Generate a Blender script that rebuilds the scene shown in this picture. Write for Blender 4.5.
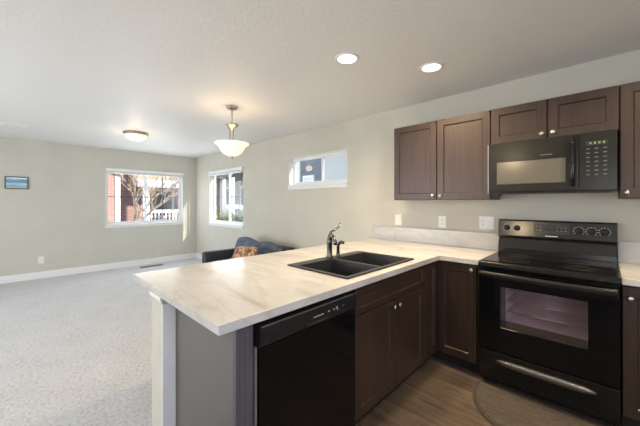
import bpy, bmesh, math, random
from mathutils import Matrix, Vector
random.seed(7)
S = bpy.context.scene
COL = S.collection
for o in list(bpy.data.objects):
    bpy.data.objects.remove(o)
PI = math.pi
R = math.radians

# ------------------------------------------------------------------ camera
cd = bpy.data.cameras.new('camera')
cam = bpy.data.objects.new('camera', cd); COL.objects.link(cam)
cam.location = (0, 0, 1.351)
cam.rotation_euler = (R(90), 0, R(43.545))
cd.sensor_fit = 'HORIZONTAL'; cd.sensor_width = 36
cd.lens = 294.47 / 640 * 36
cd.shift_x = -0.0080
cd.shift_y = -0.01634
cd.clip_start = 0.05; cd.clip_end = 200
S.camera = cam

# ------------------------------------------------------------------ sky, sun, daylight, exposure
W = bpy.data.worlds.new('sky'); S.world = W
W.use_nodes = True
nt = W.node_tree; nt.nodes.clear()
wo = nt.nodes.new('ShaderNodeOutputWorld'); bg = nt.nodes.new('ShaderNodeBackground')
tc = nt.nodes.new('ShaderNodeTexCoord'); sep = nt.nodes.new('ShaderNodeSeparateXYZ'); rp = nt.nodes.new('ShaderNodeValToRGB')
nt.links.new(tc.outputs['Generated'], sep.inputs[0]); nt.links.new(sep.outputs[2], rp.inputs[0])
rp.color_ramp.elements[0].position = 0.0; rp.color_ramp.elements[0].color = (0.92, 0.95, 1.0, 1)
rp.color_ramp.elements[1].position = 0.6; rp.color_ramp.elements[1].color = (0.60, 0.75, 1.0, 1)
nt.links.new(rp.outputs[0], bg.inputs[0]); bg.inputs[1].default_value = 2.4
nt.links.new(bg.outputs[0], wo.inputs[0])

def sun(direction, energy, color, angle):
    l = bpy.data.lights.new('sun', 'SUN'); l.energy = energy; l.color = color; l.angle = R(angle)
    o = bpy.data.objects.new('sun', l); COL.objects.link(o)
    o.rotation_euler = Vector(direction).to_track_quat('-Z', 'Y').to_euler()
    o.location = (6, 6, 8)
sun((-0.80, -0.17, -0.30), 5.5, (1.0, 0.93, 0.82), 0.6)

def area(name, loc, direction, sx, sy, energy, color):
    l = bpy.data.lights.new(name, 'AREA'); l.shape = 'RECTANGLE'; l.size = sx; l.size_y = sy
    l.energy = energy; l.color = color
    o = bpy.data.objects.new(name, l); COL.objects.link(o); o.location = loc
    o.rotation_euler = Vector(direction).to_track_quat('-Z', 'Y').to_euler()
    return o
# daylight through the glass door and windows of the walls behind the camera
area('daylight_patio_door', (-3.9, -3.18, 1.05), (0, 1, 0.18), 2.4, 2.0, 108, (0.88, 0.94, 1.0))
area('daylight_kitchen_window', (1.73, -0.2, 1.6), (-1, 0, 0), 1.5, 0.9, 36, (0.70, 0.80, 1.0))
area('daylight_side_window', (0.6, -3.18, 1.45), (0, 1, 0.12), 1.8, 1.2, 12, (1.0, 0.97, 0.93))
# daylight entering at the windows in view
area('daylight_living_window', (-7.30, 1.99, 1.46), (1, 0, 0), 1.3, 1.0, 13, (0.88, 0.94, 1.0))
area('daylight_corner_window', (-5.83, 3.085, 1.45), (0, -1, 0), 1.3, 1.0, 8, (0.88, 0.94, 1.0))
VS = S.view_settings
S.display_settings.display_device = 'sRGB'
VS.view_transform = 'Standard'; VS.look = 'None'; VS.gamma = 1.0; VS.use_curve_mapping = False
VS.exposure = 0.05

# ------------------------------------------------------------------ materials
def newmat(name):
    m = bpy.data.materials.new(name); m.use_nodes = True
    nt = m.node_tree
    b = nt.nodes['Principled BSDF']
    return m, nt, b
def N(nt, t, **kw):
    n = nt.nodes.new(t)
    for k, v in kw.items():
        if k in n.inputs: n.inputs[k].default_value = v
        else: setattr(n, k, v)
    return n
def coords(nt, scale=(1, 1, 1), rot=(0, 0, 0)):
    t = N(nt, 'ShaderNodeTexCoord'); mp = N(nt, 'ShaderNodeMapping')
    mp.inputs['Scale'].default_value = scale; mp.inputs['Rotation'].default_value = rot
    nt.links.new(t.outputs['Object'], mp.inputs[0]); return mp.outputs[0]
def ramp(nt, fac, stops):
    r = N(nt, 'ShaderNodeValToRGB'); e = r.color_ramp.elements
    while len(e) < len(stops): e.new(0.5)
    for el, (p, c) in zip(e, stops): el.position = p; el.color = (*c, 1)
    nt.links.new(fac, r.inputs[0]); return r.outputs[0]
def bump(nt, b, h, strength, dist=0.01):
    bn = N(nt, 'ShaderNodeBump'); bn.inputs['Strength'].default_value = strength; bn.inputs['Distance'].default_value = dist
    nt.links.new(h, bn.inputs['Height']); nt.links.new(bn.outputs[0], b.inputs['Normal'])
def pm(name, c, rough=0.5, metal=0.0, spec=0.5, var=0.06, scale=20.0, stretch=(1, 1, 1), bumps=0.0, coat=0.0):
    m, nt, b = newmat(name)
    b.inputs['Roughness'].default_value = rough; b.inputs['Metallic'].default_value = metal
    b.inputs['Specular IOR Level'].default_value = spec; b.inputs['Coat Weight'].default_value = coat
    b.inputs['Coat Roughness'].default_value = 0.05
    v = coords(nt, stretch)
    n = N(nt, 'ShaderNodeTexNoise', Scale=scale, Detail=4.0); nt.links.new(v, n.inputs['Vector'])
    lo = tuple(x * (1 - var) for x in c); hi = tuple(min(1, x * (1 + var)) for x in c)
    nt.links.new(ramp(nt, n.outputs['Fac'], [(0.35, lo), (0.65, hi)]), b.inputs['Base Color'])
    if bumps: bump(nt, b, n.outputs['Fac'], bumps)
    return m
def emit(name, c, strength):
    m, nt, b = newmat(name)
    n = N(nt, 'ShaderNodeTexNoise', Scale=6.0); nt.links.new(coords(nt), n.inputs['Vector'])
    nt.links.new(ramp(nt, n.outputs['Fac'], [(0.3, tuple(x * .95 for x in c)), (0.7, c)]), b.inputs['Emission Color'])
    b.inputs['Base Color'].default_value = (*c, 1); b.inputs['Emission Strength'].default_value = strength
    return m
def glass(name, tint, reflect=0.06, rough=0.0):
    m, nt, b = newmat(name); nt.nodes.remove(b)
    out = nt.nodes['Material Output']
    t = N(nt, 'ShaderNodeBsdfTransparent'); t.inputs[0].default_value = (*tint, 1)
    g = N(nt, 'ShaderNodeBsdfGlossy'); g.inputs['Roughness'].default_value = rough
    f = N(nt, 'ShaderNodeLayerWeight'); f.inputs[0].default_value = 0.5
    pw = N(nt, 'ShaderNodeMath', operation='POWER'); pw.inputs[1].default_value = 5.0; nt.links.new(f.outputs['Facing'], pw.inputs[0])
    a = N(nt, 'ShaderNodeMath', operation='MULTIPLY_ADD'); a.inputs[1].default_value = 1 - reflect; a.inputs[2].default_value = reflect
    nt.links.new(pw.outputs[0], a.inputs[0])
    mx = N(nt, 'ShaderNodeMixShader'); nt.links.new(a.outputs[0], mx.inputs[0])
    nt.links.new(t.outputs[0], mx.inputs[1]); nt.links.new(g.outputs[0], mx.inputs[2]); nt.links.new(mx.outputs[0], out.inputs[0])
    return m

M = {}
M['wall'] = pm('wall_paint', (0.570, 0.548, 0.478), 0.75, var=0.02, scale=3, spec=0.25)
def ceiling_mat():
    m, nt, b = newmat('ceiling_texture'); b.inputs['Roughness'].default_value = 0.5
    b.inputs['Specular IOR Level'].default_value = 0.5
    b.inputs['Base Color'].default_value = (0.79, 0.785, 0.775, 1)
    v = coords(nt)
    n1 = N(nt, 'ShaderNodeTexNoise', Scale=34.0, Detail=5.0, Distortion=0.6); nt.links.new(v, n1.inputs['Vector'])
    c = ramp(nt, n1.outputs['Fac'], [(0.44, (0, 0, 0)), (0.58, (1, 1, 1))])
    bump(nt, b, c, 0.13, 0.005); return m
M['ceiling'] = ceiling_mat()
def carpet_mat():
    m, nt, b = newmat('carpet_pile'); b.inputs['Roughness'].default_value = 0.95; b.inputs['Specular IOR Level'].default_value = 0.1
    b.inputs['Sheen Weight'].default_value = 0.15
    v = coords(nt)
    n1 = N(nt, 'ShaderNodeTexNoise', Scale=42.0, Detail=6.0, Roughness=0.8); n2 = N(nt, 'ShaderNodeTexNoise', Scale=3.5, Detail=3.0)
    for n in (n1, n2): nt.links.new(v, n.inputs['Vector'])
    ad = N(nt, 'ShaderNodeMath', operation='MULTIPLY_ADD'); ad.inputs[1].default_value = 0.14
    nt.links.new(n2.outputs['Fac'], ad.inputs[0]); nt.links.new(n1.outputs['Fac'], ad.inputs[2])
    nt.links.new(ramp(nt, ad.outputs[0], [(0.40, (0.40, 0.396, 0.398)), (0.56, (0.60, 0.595, 0.595)), (0.72, (0.72, 0.716, 0.718))]), b.inputs['Base Color'])
    bump(nt, b, n1.outputs['Fac'], 0.7, 0.015); return m
M['carpet'] = carpet_mat()
def plank_mat():
    m, nt, b = newmat('vinyl_plank'); b.inputs['Roughness'].default_value = 0.42
    v = coords(nt)
    br = N(nt, 'ShaderNodeTexBrick', Scale=1.0); br.offset = 0.37
    br.inputs['Brick Width'].default_value = 1.2; br.inputs['Row Height'].default_value = 0.16
    br.inputs['Mortar Size'].default_value = 0.0018; br.inputs['Mortar'].default_value = (0.03, 0.02, 0.015, 1)
    br.inputs['Color1'].default_value = (0.160, 0.118, 0.088, 1); br.inputs['Color2'].default_value = (0.105, 0.078, 0.060, 1)
    nt.links.new(v, br.inputs['Vector'])
    v2 = coords(nt, (1.6, 16, 1))
    n = N(nt, 'ShaderNodeTexNoise', Scale=2.2, Detail=7.0, Roughness=0.65, Distortion=0.5); nt.links.new(v2, n.inputs['Vector'])
    g = ramp(nt, n.outputs['Fac'], [(0.3, (0.5, 0.48, 0.46)), (0.55, (1, 1, 1)), (0.75, (1.35, 1.33, 1.3))])
    mx = N(nt, 'ShaderNodeMix', data_type='RGBA', blend_type='MULTIPLY'); mx.inputs[0].default_value = 1.0
    nt.links.new(br.outputs['Color'], mx.inputs[6]); nt.links.new(g, mx.inputs[7]); nt.links.new(mx.outputs[2], b.inputs['Base Color'])
    return m
M['plank'] = plank_mat()
def counter_mat():
    m, nt, b = newmat('marble_laminate'); b.inputs['Roughness'].default_value = 0.2
    b.inputs['Specular IOR Level'].default_value = 0.5
    v = coords(nt, (0.8, 3.4, 3.4), (0, 0, R(-40)))
    n1 = N(nt, 'ShaderNodeTexNoise', Scale=1.5, Detail=7.0, Roughness=0.6, Distortion=0.8); nt.links.new(v, n1.inputs['Vector'])
    base = ramp(nt, n1.outputs['Fac'], [(0.30, (0.45, 0.425, 0.40)), (0.45, (0.555, 0.54, 0.525)), (0.7, (0.62, 0.615, 0.61))])
    n2 = N(nt, 'ShaderNodeTexNoise', Scale=1.3, Detail=8.0, Roughness=0.55, Distortion=1.2); nt.links.new(v, n2.inputs['Vector'])
    vein = ramp(nt, n2.outputs['Fac'], [(0.465, (1, 1, 1)), (0.495, (0.66, 0.62, 0.60)), (0.51, (0.92, 0.91, 0.9)), (0.54, (1, 1, 1))])
    mx = N(nt, 'ShaderNodeMix', data_type='RGBA', blend_type='MULTIPLY'); mx.inputs[0].default_value = 0.32
    nt.links.new(base, mx.inputs[6]); nt.links.new(vein, mx.inputs[7]); nt.links.new(mx.outputs[2], b.inputs['Base Color'])
    return m
M['counter'] = counter_mat()
def wood_mat():
    m, nt, b = newmat('espresso_wood'); b.inputs['Roughness'].default_value = 0.36
    v = coords(nt, (22, 22, 1.6))
    n = N(nt, 'ShaderNodeTexNoise', Scale=1.6, Detail=6.0, Roughness=0.6, Distortion=0.4); nt.links.new(v, n.inputs['Vector'])
    nt.links.new(ramp(nt, n.outputs['Fac'], [(0.3, (0.028, 0.0165, 0.0125)), (0.7, (0.052, 0.030, 0.022))]), b.inputs['Base Color'])
    return m
M['wood'] = wood_mat()
M['trim'] = pm('white_trim', (0.80, 0.80, 0.79), 0.4, var=0.015)
M['vinyl'] = pm('white_vinyl', (0.82, 0.83, 0.83), 0.35, var=0.01)
M['plastic'] = pm('white_plastic', (0.80, 0.79, 0.75), 0.35, var=0.02)
M['slot'] = pm('dark_slot', (0.05, 0.05, 0.05), 0.6)
M['panel'] = pm('grey_end_panel', (0.125, 0.118, 0.112), 0.42, var=0.04, scale=5)
M['stile'] = pm('cool_lit_dark_wood', (0.088, 0.079, 0.094), 0.38, var=0.2, scale=3, stretch=(20, 20, 1))  # dark cabinet wood with the cool window light put into its colour
M['toe'] = pm('dark_toe_board', (0.018, 0.014, 0.013), 0.6)
M['black'] = pm('black_enamel', (0.008, 0.008, 0.0085), 0.16, spec=0.3, var=0.1)
M['blackp'] = pm('black_plastic', (0.014, 0.014, 0.016), 0.32, spec=0.35, var=0.1)
M['blackg'] = pm('black_glass', (0.004, 0.004, 0.005), 0.06, spec=0.2, var=0.1)
M['burner'] = pm('burner_print', (0.085, 0.075, 0.065), 0.2)
M['screen'] = pm('grey_display', (0.035, 0.037, 0.04), 0.2)
M['keymark'] = pm('dim_key_print', (0.13, 0.13, 0.115), 0.5)
M['mark'] = pm('pale_print', (0.42, 0.42, 0.42), 0.5)
M['badge'] = pm('silver_badge', (0.62, 0.62, 0.62), 0.35, metal=0.6)
M['nickel'] = pm('brushed_nickel', (0.58, 0.54, 0.49), 0.32, metal=1.0)
M['lampmetal'] = pm('warm_brushed_metal', (0.44, 0.38, 0.31), 0.35, metal=1.0)
M['chrome'] = pm('polished_chrome', (0.72, 0.72, 0.73), 0.12, metal=1.0)
M['bronze'] = pm('smoky_chrome', (0.17, 0.16, 0.155), 0.22, metal=1.0)
M['steel'] = pm('steel_edge', (0.62, 0.64, 0.69), 0.38, metal=1.0)
M['sink'] = pm('black_composite', (0.022, 0.022, 0.025), 0.4, var=0.25, scale=250)
M['mwdark'] = pm('microwave_front', (0.017, 0.017, 0.015), 0.2, spec=0.28, var=0.1)
M['dullsteel'] = pm('dull_steel_pull', (0.20, 0.197, 0.195), 0.4, metal=0.8)
M['mwglass'] = pm('microwave_window', (0.125, 0.115, 0.095), 0.14, var=0.05, scale=300)
M['ovenglass'] = glass('oven_window_glass', (0.97, 0.80, 0.90), 0.18, 0.02)
M['enamel'] = pm('grey_oven_enamel', (0.80, 0.72, 0.76), 0.45, var=0.08)
M['glass'] = glass('clear_glass', (0.96, 0.98, 0.97), 0.05)
M['alabaster'] = emit('alabaster_glass', (1.0, 0.85, 0.64), 0.78)
M['lampglow'] = emit('warm_diffuser', (1.0, 0.90, 0.74), 3.2)
def screen_mat():
    m, nt, b = newmat('insect_screen'); nt.nodes.remove(b)
    t = N(nt, 'ShaderNodeBsdfTransparent'); d = N(nt, 'ShaderNodeBsdfDiffuse'); d.inputs[0].default_value = (0.5, 0.52, 0.54, 1)
    tl = N(nt, 'ShaderNodeBsdfTranslucent'); tl.inputs[0].default_value = (0.5, 0.52, 0.54, 1)
    a = N(nt, 'ShaderNodeAddShader'); nt.links.new(d.outputs[0], a.inputs[0]); nt.links.new(tl.outputs[0], a.inputs[1])
    mx = N(nt, 'ShaderNodeMixShader'); mx.inputs[0].default_value = 0.6
    nt.links.new(t.outputs[0], mx.inputs[1]); nt.links.new(a.outputs[0], mx.inputs[2]); nt.links.new(mx.outputs[0], nt.nodes['Material Output'].inputs[0]); return m
M['screen_mesh'] = screen_mat()
M['mat'] = pm('brown_ribbed_mat', (0.085, 0.071, 0.057), 0.9, var=0.35, scale=60, stretch=(0.3, 3, 1), bumps=0.5)
M['matedge'] = pm('mat_border', (0.060, 0.049, 0.039), 0.9, var=0.2, scale=90)
M['navy'] = pm('navy_upholstery', (0.030, 0.036, 0.050), 0.55, var=0.3, scale=12)
M['slate'] = pm('slate_blue_fabric', (0.10, 0.135, 0.19), 0.85, var=0.25, scale=14, bumps=0.2)
def tan_mat():
    m, nt, b = newmat('tan_patterned_fabric'); b.inputs['Roughness'].default_value = 0.9
    v = coords(nt, (1, 1, 1), (0.4, 0.3, 0.5))
    n = N(nt, 'ShaderNodeTexNoise', Scale=13.0, Detail=3.0, Distortion=1.5); nt.links.new(v, n.inputs['Vector'])
    nt.links.new(ramp(nt, n.outputs['Fac'], [(0.35, (0.13, 0.05, 0.025)), (0.5, (0.42, 0.22, 0.11)), (0.62, (0.60, 0.45, 0.30))]), b.inputs['Base Color']); return m
M['tan'] = tan_mat()
M['register'] = pm('brown_register', (0.07, 0.06, 0.05), 0.5)
def picture_mat():
    m, nt, b = newmat('seascape_print'); b.inputs['Roughness'].default_value = 0.5
    t = N(nt, 'ShaderNodeTexCoord'); sp = N(nt, 'ShaderNodeSeparateXYZ'); nt.links.new(t.outputs['Object'], sp.inputs[0])
    n = N(nt, 'ShaderNodeTexNoise', Scale=14.0, Detail=4.0); mp = N(nt, 'ShaderNodeMapping'); mp.inputs['Scale'].default_value = (1, .6, 3)
    nt.links.new(t.outputs['Object'], mp.inputs[0]); nt.links.new(mp.outputs[0], n.inputs['Vector'])
    mr = N(nt, 'ShaderNodeMapRange'); mr.inputs[1].default_value = -0.1; mr.inputs[2].default_value = 0.1
    nt.links.new(sp.outputs[2], mr.inputs[0])
    a = N(nt, 'ShaderNodeMath', operation='MULTIPLY_ADD'); a.inputs[1].default_value = 0.35; nt.links.new(n.outputs['Fac'], a.inputs[0]); nt.links.new(mr.outputs[0], a.inputs[2])
    s2 = N(nt, 'ShaderNodeMath', operation='SUBTRACT'); s2.inputs[1].default_value = 0.17; nt.links.new(a.outputs[0], s2.inputs[0])
    nt.links.new(ramp(nt, s2.outputs[0], [(0.0, (0.55, 0.55, 0.55)), (0.22, (0.30, 0.36, 0.40)), (0.4, (0.42, 0.62, 0.74)), (0.62, (0.10, 0.27, 0.45)), (0.8, (0.30, 0.47, 0.62)), (0.9, (0.75, 0.82, 0.88))]), b.inputs['Base Color'])
    return m
M['picture'] = picture_mat()
M['pframe'] = pm('dark_pewter_frame', (0.07, 0.07, 0.075), 0.4)
M['mount'] = pm('white_frame_edge', (0.75, 0.76, 0.78), 0.5)
# outside
def brick_mat(name, c1, c2, mo):
    m, nt, b = newmat(name); b.inputs['Roughness'].default_value = 0.9
    t = N(nt, 'ShaderNodeTexCoord'); sp = N(nt, 'ShaderNodeSeparateXYZ'); cb = N(nt, 'ShaderNodeCombineXYZ'); ad = N(nt, 'ShaderNodeMath', operation='ADD')
    nt.links.new(t.outputs['Object'], sp.inputs[0]); nt.links.new(sp.outputs[0], ad.inputs[0]); nt.links.new(sp.outputs[1], ad.inputs[1])
    nt.links.new(ad.outputs[0], cb.inputs[0]); nt.links.new(sp.outputs[2], cb.inputs[1]); v = cb.outputs[0]
    br = N(nt, 'ShaderNodeTexBrick', Scale=1.0); br.inputs['Brick Width'].default_value = 0.24; br.inputs['Row Height'].default_value = 0.08
    br.inputs['Mortar Size'].default_value = 0.006; br.inputs['Color1'].default_value = (*c1, 1); br.inputs['Color2'].default_value = (*c2, 1); br.inputs['Mortar'].default_value = (*mo, 1)
    nt.links.new(v, br.inputs['Vector']); nt.links.new(br.outputs['Color'], b.inputs['Base Color']); return m
M['brick'] = brick_mat('red_brick', (0.42, 0.22, 0.19), (0.33, 0.17, 0.15), (0.55, 0.50, 0.47))
def siding_mat(name, c):
    m, nt, b = newmat(name); b.inputs['Roughness'].default_value = 0.7
    w = N(nt, 'ShaderNodeTexWave', Scale=1.6, wave_type='BANDS', bands_direction='Z', wave_profile='SAW'); nt.links.new(coords(nt), w.inputs['Vector'])
    nt.links.new(ramp(nt, w.outputs['Fac'], [(0.0, tuple(x * .9 for x in c)), (0.9, c)]), b.inputs['Base Color']); bump(nt, b, w.outputs['Fac'], 0.5, 0.02); return m
M['greysiding'] = siding_mat('grey_siding', (0.40, 0.41, 0.42))
M['bluesiding'] = siding_mat('blue_grey_siding', (0.17, 0.20, 0.235))
M['shingle'] = pm('tan_shingles', (0.48, 0.34, 0.20), 0.9, var=0.2, scale=8)
M['dshingle'] = pm('dark_shingles', (0.16, 0.15, 0.15), 0.9, var=0.2, scale=8)
M['bark'] = pm('pale_bark', (0.42, 0.32, 0.26), 0.9, var=0.3, scale=15)
M['lawn'] = pm('winter_lawn', (0.42, 0.36, 0.22), 0.95, var=0.3, scale=4)
M['leaf'] = pm('shrub_leaves', (0.24, 0.27, 0.08), 0.7, var=0.5, scale=9)
M['extglass'] = pm('dark_house_glass', (0.10, 0.13, 0.16), 0.08)

# ------------------------------------------------------------------ helpers
ORG = {}
def empty(name, loc, label=None, cat=None, group=None, kind=None, rz=0):
    o = bpy.data.objects.new(name, None); COL.objects.link(o); o.location = loc; o.rotation_euler = (0, 0, rz)
    o.empty_display_size = 0.1
    ORG[o.name] = Vector(loc)
    tag(o, label, cat, group, kind); return o
def tag(o, label=None, cat=None, group=None, kind=None):
    if label: o['label'] = label
    if cat: o['category'] = cat
    if group: o['group'] = group
    if kind: o['kind'] = kind
    return o
def obj(name, bm, mat, parent=None, smooth=False, origin=None, label=None, cat=None, group=None, kind=None, bev=0, sub=0):
    """Link the bmesh (in world coordinates) as one mesh object below parent (a thing or a part)."""
    org = Vector(origin) if origin is not None else (ORG[parent.name] if parent else Vector((0, 0, 0)))
    if parent: org = ORG[parent.name]
    bmesh.ops.recalc_face_normals(bm, faces=bm.faces)
    bm.transform(Matrix.Translation(-org))
    me = bpy.data.meshes.new(name); bm.to_mesh(me); bm.free()
    me.materials.append(M[mat] if isinstance(mat, str) else mat)
    if smooth:
        for p in me.polygons: p.use_smooth = True
    o = bpy.data.objects.new(name, me); COL.objects.link(o)
    if parent: o.parent = parent; o.location = (0, 0, 0)
    else: o.location = org
    ORG[o.name] = org
    if bev:
        md = o.modifiers.new('bevel', 'BEVEL'); md.width = bev; md.segments = 2; md.limit_method = 'ANGLE'; md.angle_limit = R(40)
    if sub:
        md = o.modifiers.new('sub', 'SUBSURF'); md.levels = sub; md.render_levels = sub
    tag(o, label, cat, group, kind); return o
def BM(): return bmesh.new()
def box(bm, x0, x1, y0, y1, z0, z1, mat=None):
    vs = [bm.verts.new((x, y, z)) for x in (x0, x1) for y in (y0, y1) for z in (z0, z1)]
    for f in ((0, 1, 3, 2), (4, 6, 7, 5), (0, 4, 5, 1), (2, 3, 7, 6), (0, 2, 6, 4), (1, 5, 7, 3)):
        bm.faces.new([vs[i] for i in f])
    if mat is not None: bmesh.ops.transform(bm, matrix=mat, verts=vs)
    return vs
def bx(*a): b = BM(); box(b, *a); return b
def tube(bm, pts, radii, seg=12, cap=True):
    pts = [Vector(p) for p in pts]
    if not hasattr(radii, '__len__'): radii = [radii] * len(pts)
    rings = []; up = Vector((0, 0, 1))
    t0 = (pts[1] - pts[0]).normalized()
    n = t0.orthogonal().normalized()
    for i, p in enumerate(pts):
        t = (pts[min(i + 1, len(pts) - 1)] - pts[max(i - 1, 0)]).normalized()
        n = (n - t * n.dot(t)).normalized(); b = t.cross(n)
        rings.append([bm.verts.new(p + (n * math.cos(2 * PI * k / seg) + b * math.sin(2 * PI * k / seg)) * radii[i]) for k in range(seg)])
    for a, c in zip(rings, rings[1:]):
        for k in range(seg): bm.faces.new((a[k], a[(k + 1) % seg], c[(k + 1) % seg], c[k]))
    if cap: bm.faces.new(rings[0][::-1]); bm.faces.new(rings[-1])
def lathe(bm, prof, c, seg=32, axis='z'):
    """prof: list of (radius, offset along axis) round the centre c."""
    rings = []
    for r, h in prof:
        ring = []
        for k in range(seg):
            a = 2 * PI * k / seg; u, v = r * math.cos(a), r * math.sin(a)
            d = {'z': (u, v, h), 'y': (u, h, v), 'x': (h, u, v)}[axis]
            ring.append(bm.verts.new(Vector(c) + Vector(d)))
        rings.append(ring)
    for a, b in zip(rings, rings[1:]):
        for k in range(seg): bm.faces.new((a[k], a[(k + 1) % seg], b[(k + 1) % seg], b[k]))
    if prof[0] != prof[-1]:
        if prof[0][0] > 1e-5: bm.faces.new(rings[0])
        if prof[-1][0] > 1e-5: bm.faces.new(rings[-1])
    bmesh.ops.remove_doubles(bm, verts=bm.verts, dist=1e-6)
def grid_slab(us, vs, keep, w0, w1, to3):
    """A slab of thickness w0..w1 over the kept cells of a grid; to3 maps (u, v, w) to a point."""
    bm = BM(); vd = {}
    def V(i, j, w):
        k = (i, j, w)
        if k not in vd: vd[k] = bm.verts.new(to3(us[i], vs[j], w))
        return vd[k]
    nu, nv = len(us) - 1, len(vs) - 1
    K = lambda i, j: 0 <= i < nu and 0 <= j < nv and keep((us[i] + us[i + 1]) / 2, (vs[j] + vs[j + 1]) / 2)
    for i in range(nu):
        for j in range(nv):
            if not K(i, j): continue
            bm.faces.new((V(i, j, w0), V(i + 1, j, w0), V(i + 1, j + 1, w0), V(i, j + 1, w0)))
            bm.faces.new((V(i, j, w1), V(i, j + 1, w1), V(i + 1, j + 1, w1), V(i + 1, j, w1)))
            for (di, dj, a, b) in ((-1, 0, (i, j), (i, j + 1)), (1, 0, (i + 1, j), (i + 1, j + 1)), (0, -1, (i, j), (i + 1, j)), (0, 1, (i, j + 1), (i + 1, j + 1))):
                if not K(i + di, j + dj):
                    bm.faces.new((V(*a, w0), V(*b, w0), V(*b, w1), V(*a, w1)))
    return bm
def holed(u0, u1, v0, v1, holes, w0, w1, to3):
    us = sorted({u0, u1} | {h[0] for h in holes} | {h[1] for h in holes}); vs = sorted({v0, v1} | {h[2] for h in holes} | {h[3] for h in holes})
    return grid_slab(us, vs, lambda u, v: not any(h[0] < u < h[1] and h[2] < v < h[3] for h in holes), w0, w1, to3)
def copy_tree(o, parent=None):
    c = o.copy(); COL.objects.link(c); ORG[c.name] = ORG.get(o.name, Vector((0, 0, 0)))
    if parent: c.parent = parent
    for ch in list(o.children): copy_tree(ch, c)
    return c
XZ = lambda u, v, w: (u, w, v)
YZ = lambda u, v, w: (w, u, v)
XY = lambda u, v, w: (u, v, w)

# ------------------------------------------------------------------ the room
X0, X1, Y0, Y1, H = -7.28, 1.75, -3.20, 3.06, 2.44
T = 0.15
W1 = (1.245, 2.745, 0.90, 2.045)      # window in the far wall (y, z)
W2 = (-6.55, -5.11, 0.90, 2.045)      # corner window in the right wall (x, z)
W3 = (-3.72, -2.50, 1.625, 2.07)      # high slider in the right wall
def struct(name, bm, mat, **k): return obj(name, bm, mat, kind='structure', **k)
struct('wall_left', holed(Y0 - T, Y1 + T, 0, H, [W1], X0 - T, X0, YZ), 'wall')
struct('wall_right', holed(X0, X1 + T, 0, H, [W2, W3], Y1, Y1 + T, XZ), 'wall')
struct('wall_back', holed(X0, X1 + T, 0, H, [(-5.1, -2.7, 0.0, 2.05), (-0.3, 1.5, 0.85, 2.05)], Y0 - T, Y0, XZ), 'wall')
struct('wall_front', holed(Y0, Y1, 0, H, [(-1.0, 0.6, 1.1, 2.1)], X1, X1 + T, YZ), 'wall')
struct('ceiling', bx(X0 - T, X1 + T, Y0 - T, Y1 + T, H, H + 0.12), 'ceiling')
FB = -1.75
struct('floor', bx(X0 - T, FB, Y0 - T, Y1 + T, -0.10, 0.0), 'carpet')
struct('floor_kitchen', bx(FB, X1 + T, Y0 - T, Y1 + T, -0.10, 0.0), 'plank')
def baseboard(name, run):
    bm = BM(); box(bm, *run[:4], 0.0, 0.105)
    x0, x1, y0, y1 = run[:4]; dx, dy = run[4], run[5]
    box(bm, x0 + (dx if dx > 0 else 0), x1 + (dx if dx < 0 else 0), y0 + (dy if dy > 0 else 0), y1 + (dy if dy < 0 else 0), 0.105, 0.122)
    struct(name, bm, 'trim')
baseboard('baseboard_left', (X0, X0 + 0.016, Y0, Y1 - 0.02, -0.006, 0))
baseboard('baseboard_right', (X0 + 0.016, -2.10, Y1 - 0.016, Y1, 0, 0.006))

struct('wall_light_block', bx(-0.95, X1, -1.05, -0.90, 0, 1.05), 'wall')  # unseen low wall, added to shade the kitchen floor and base cabinets
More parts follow.
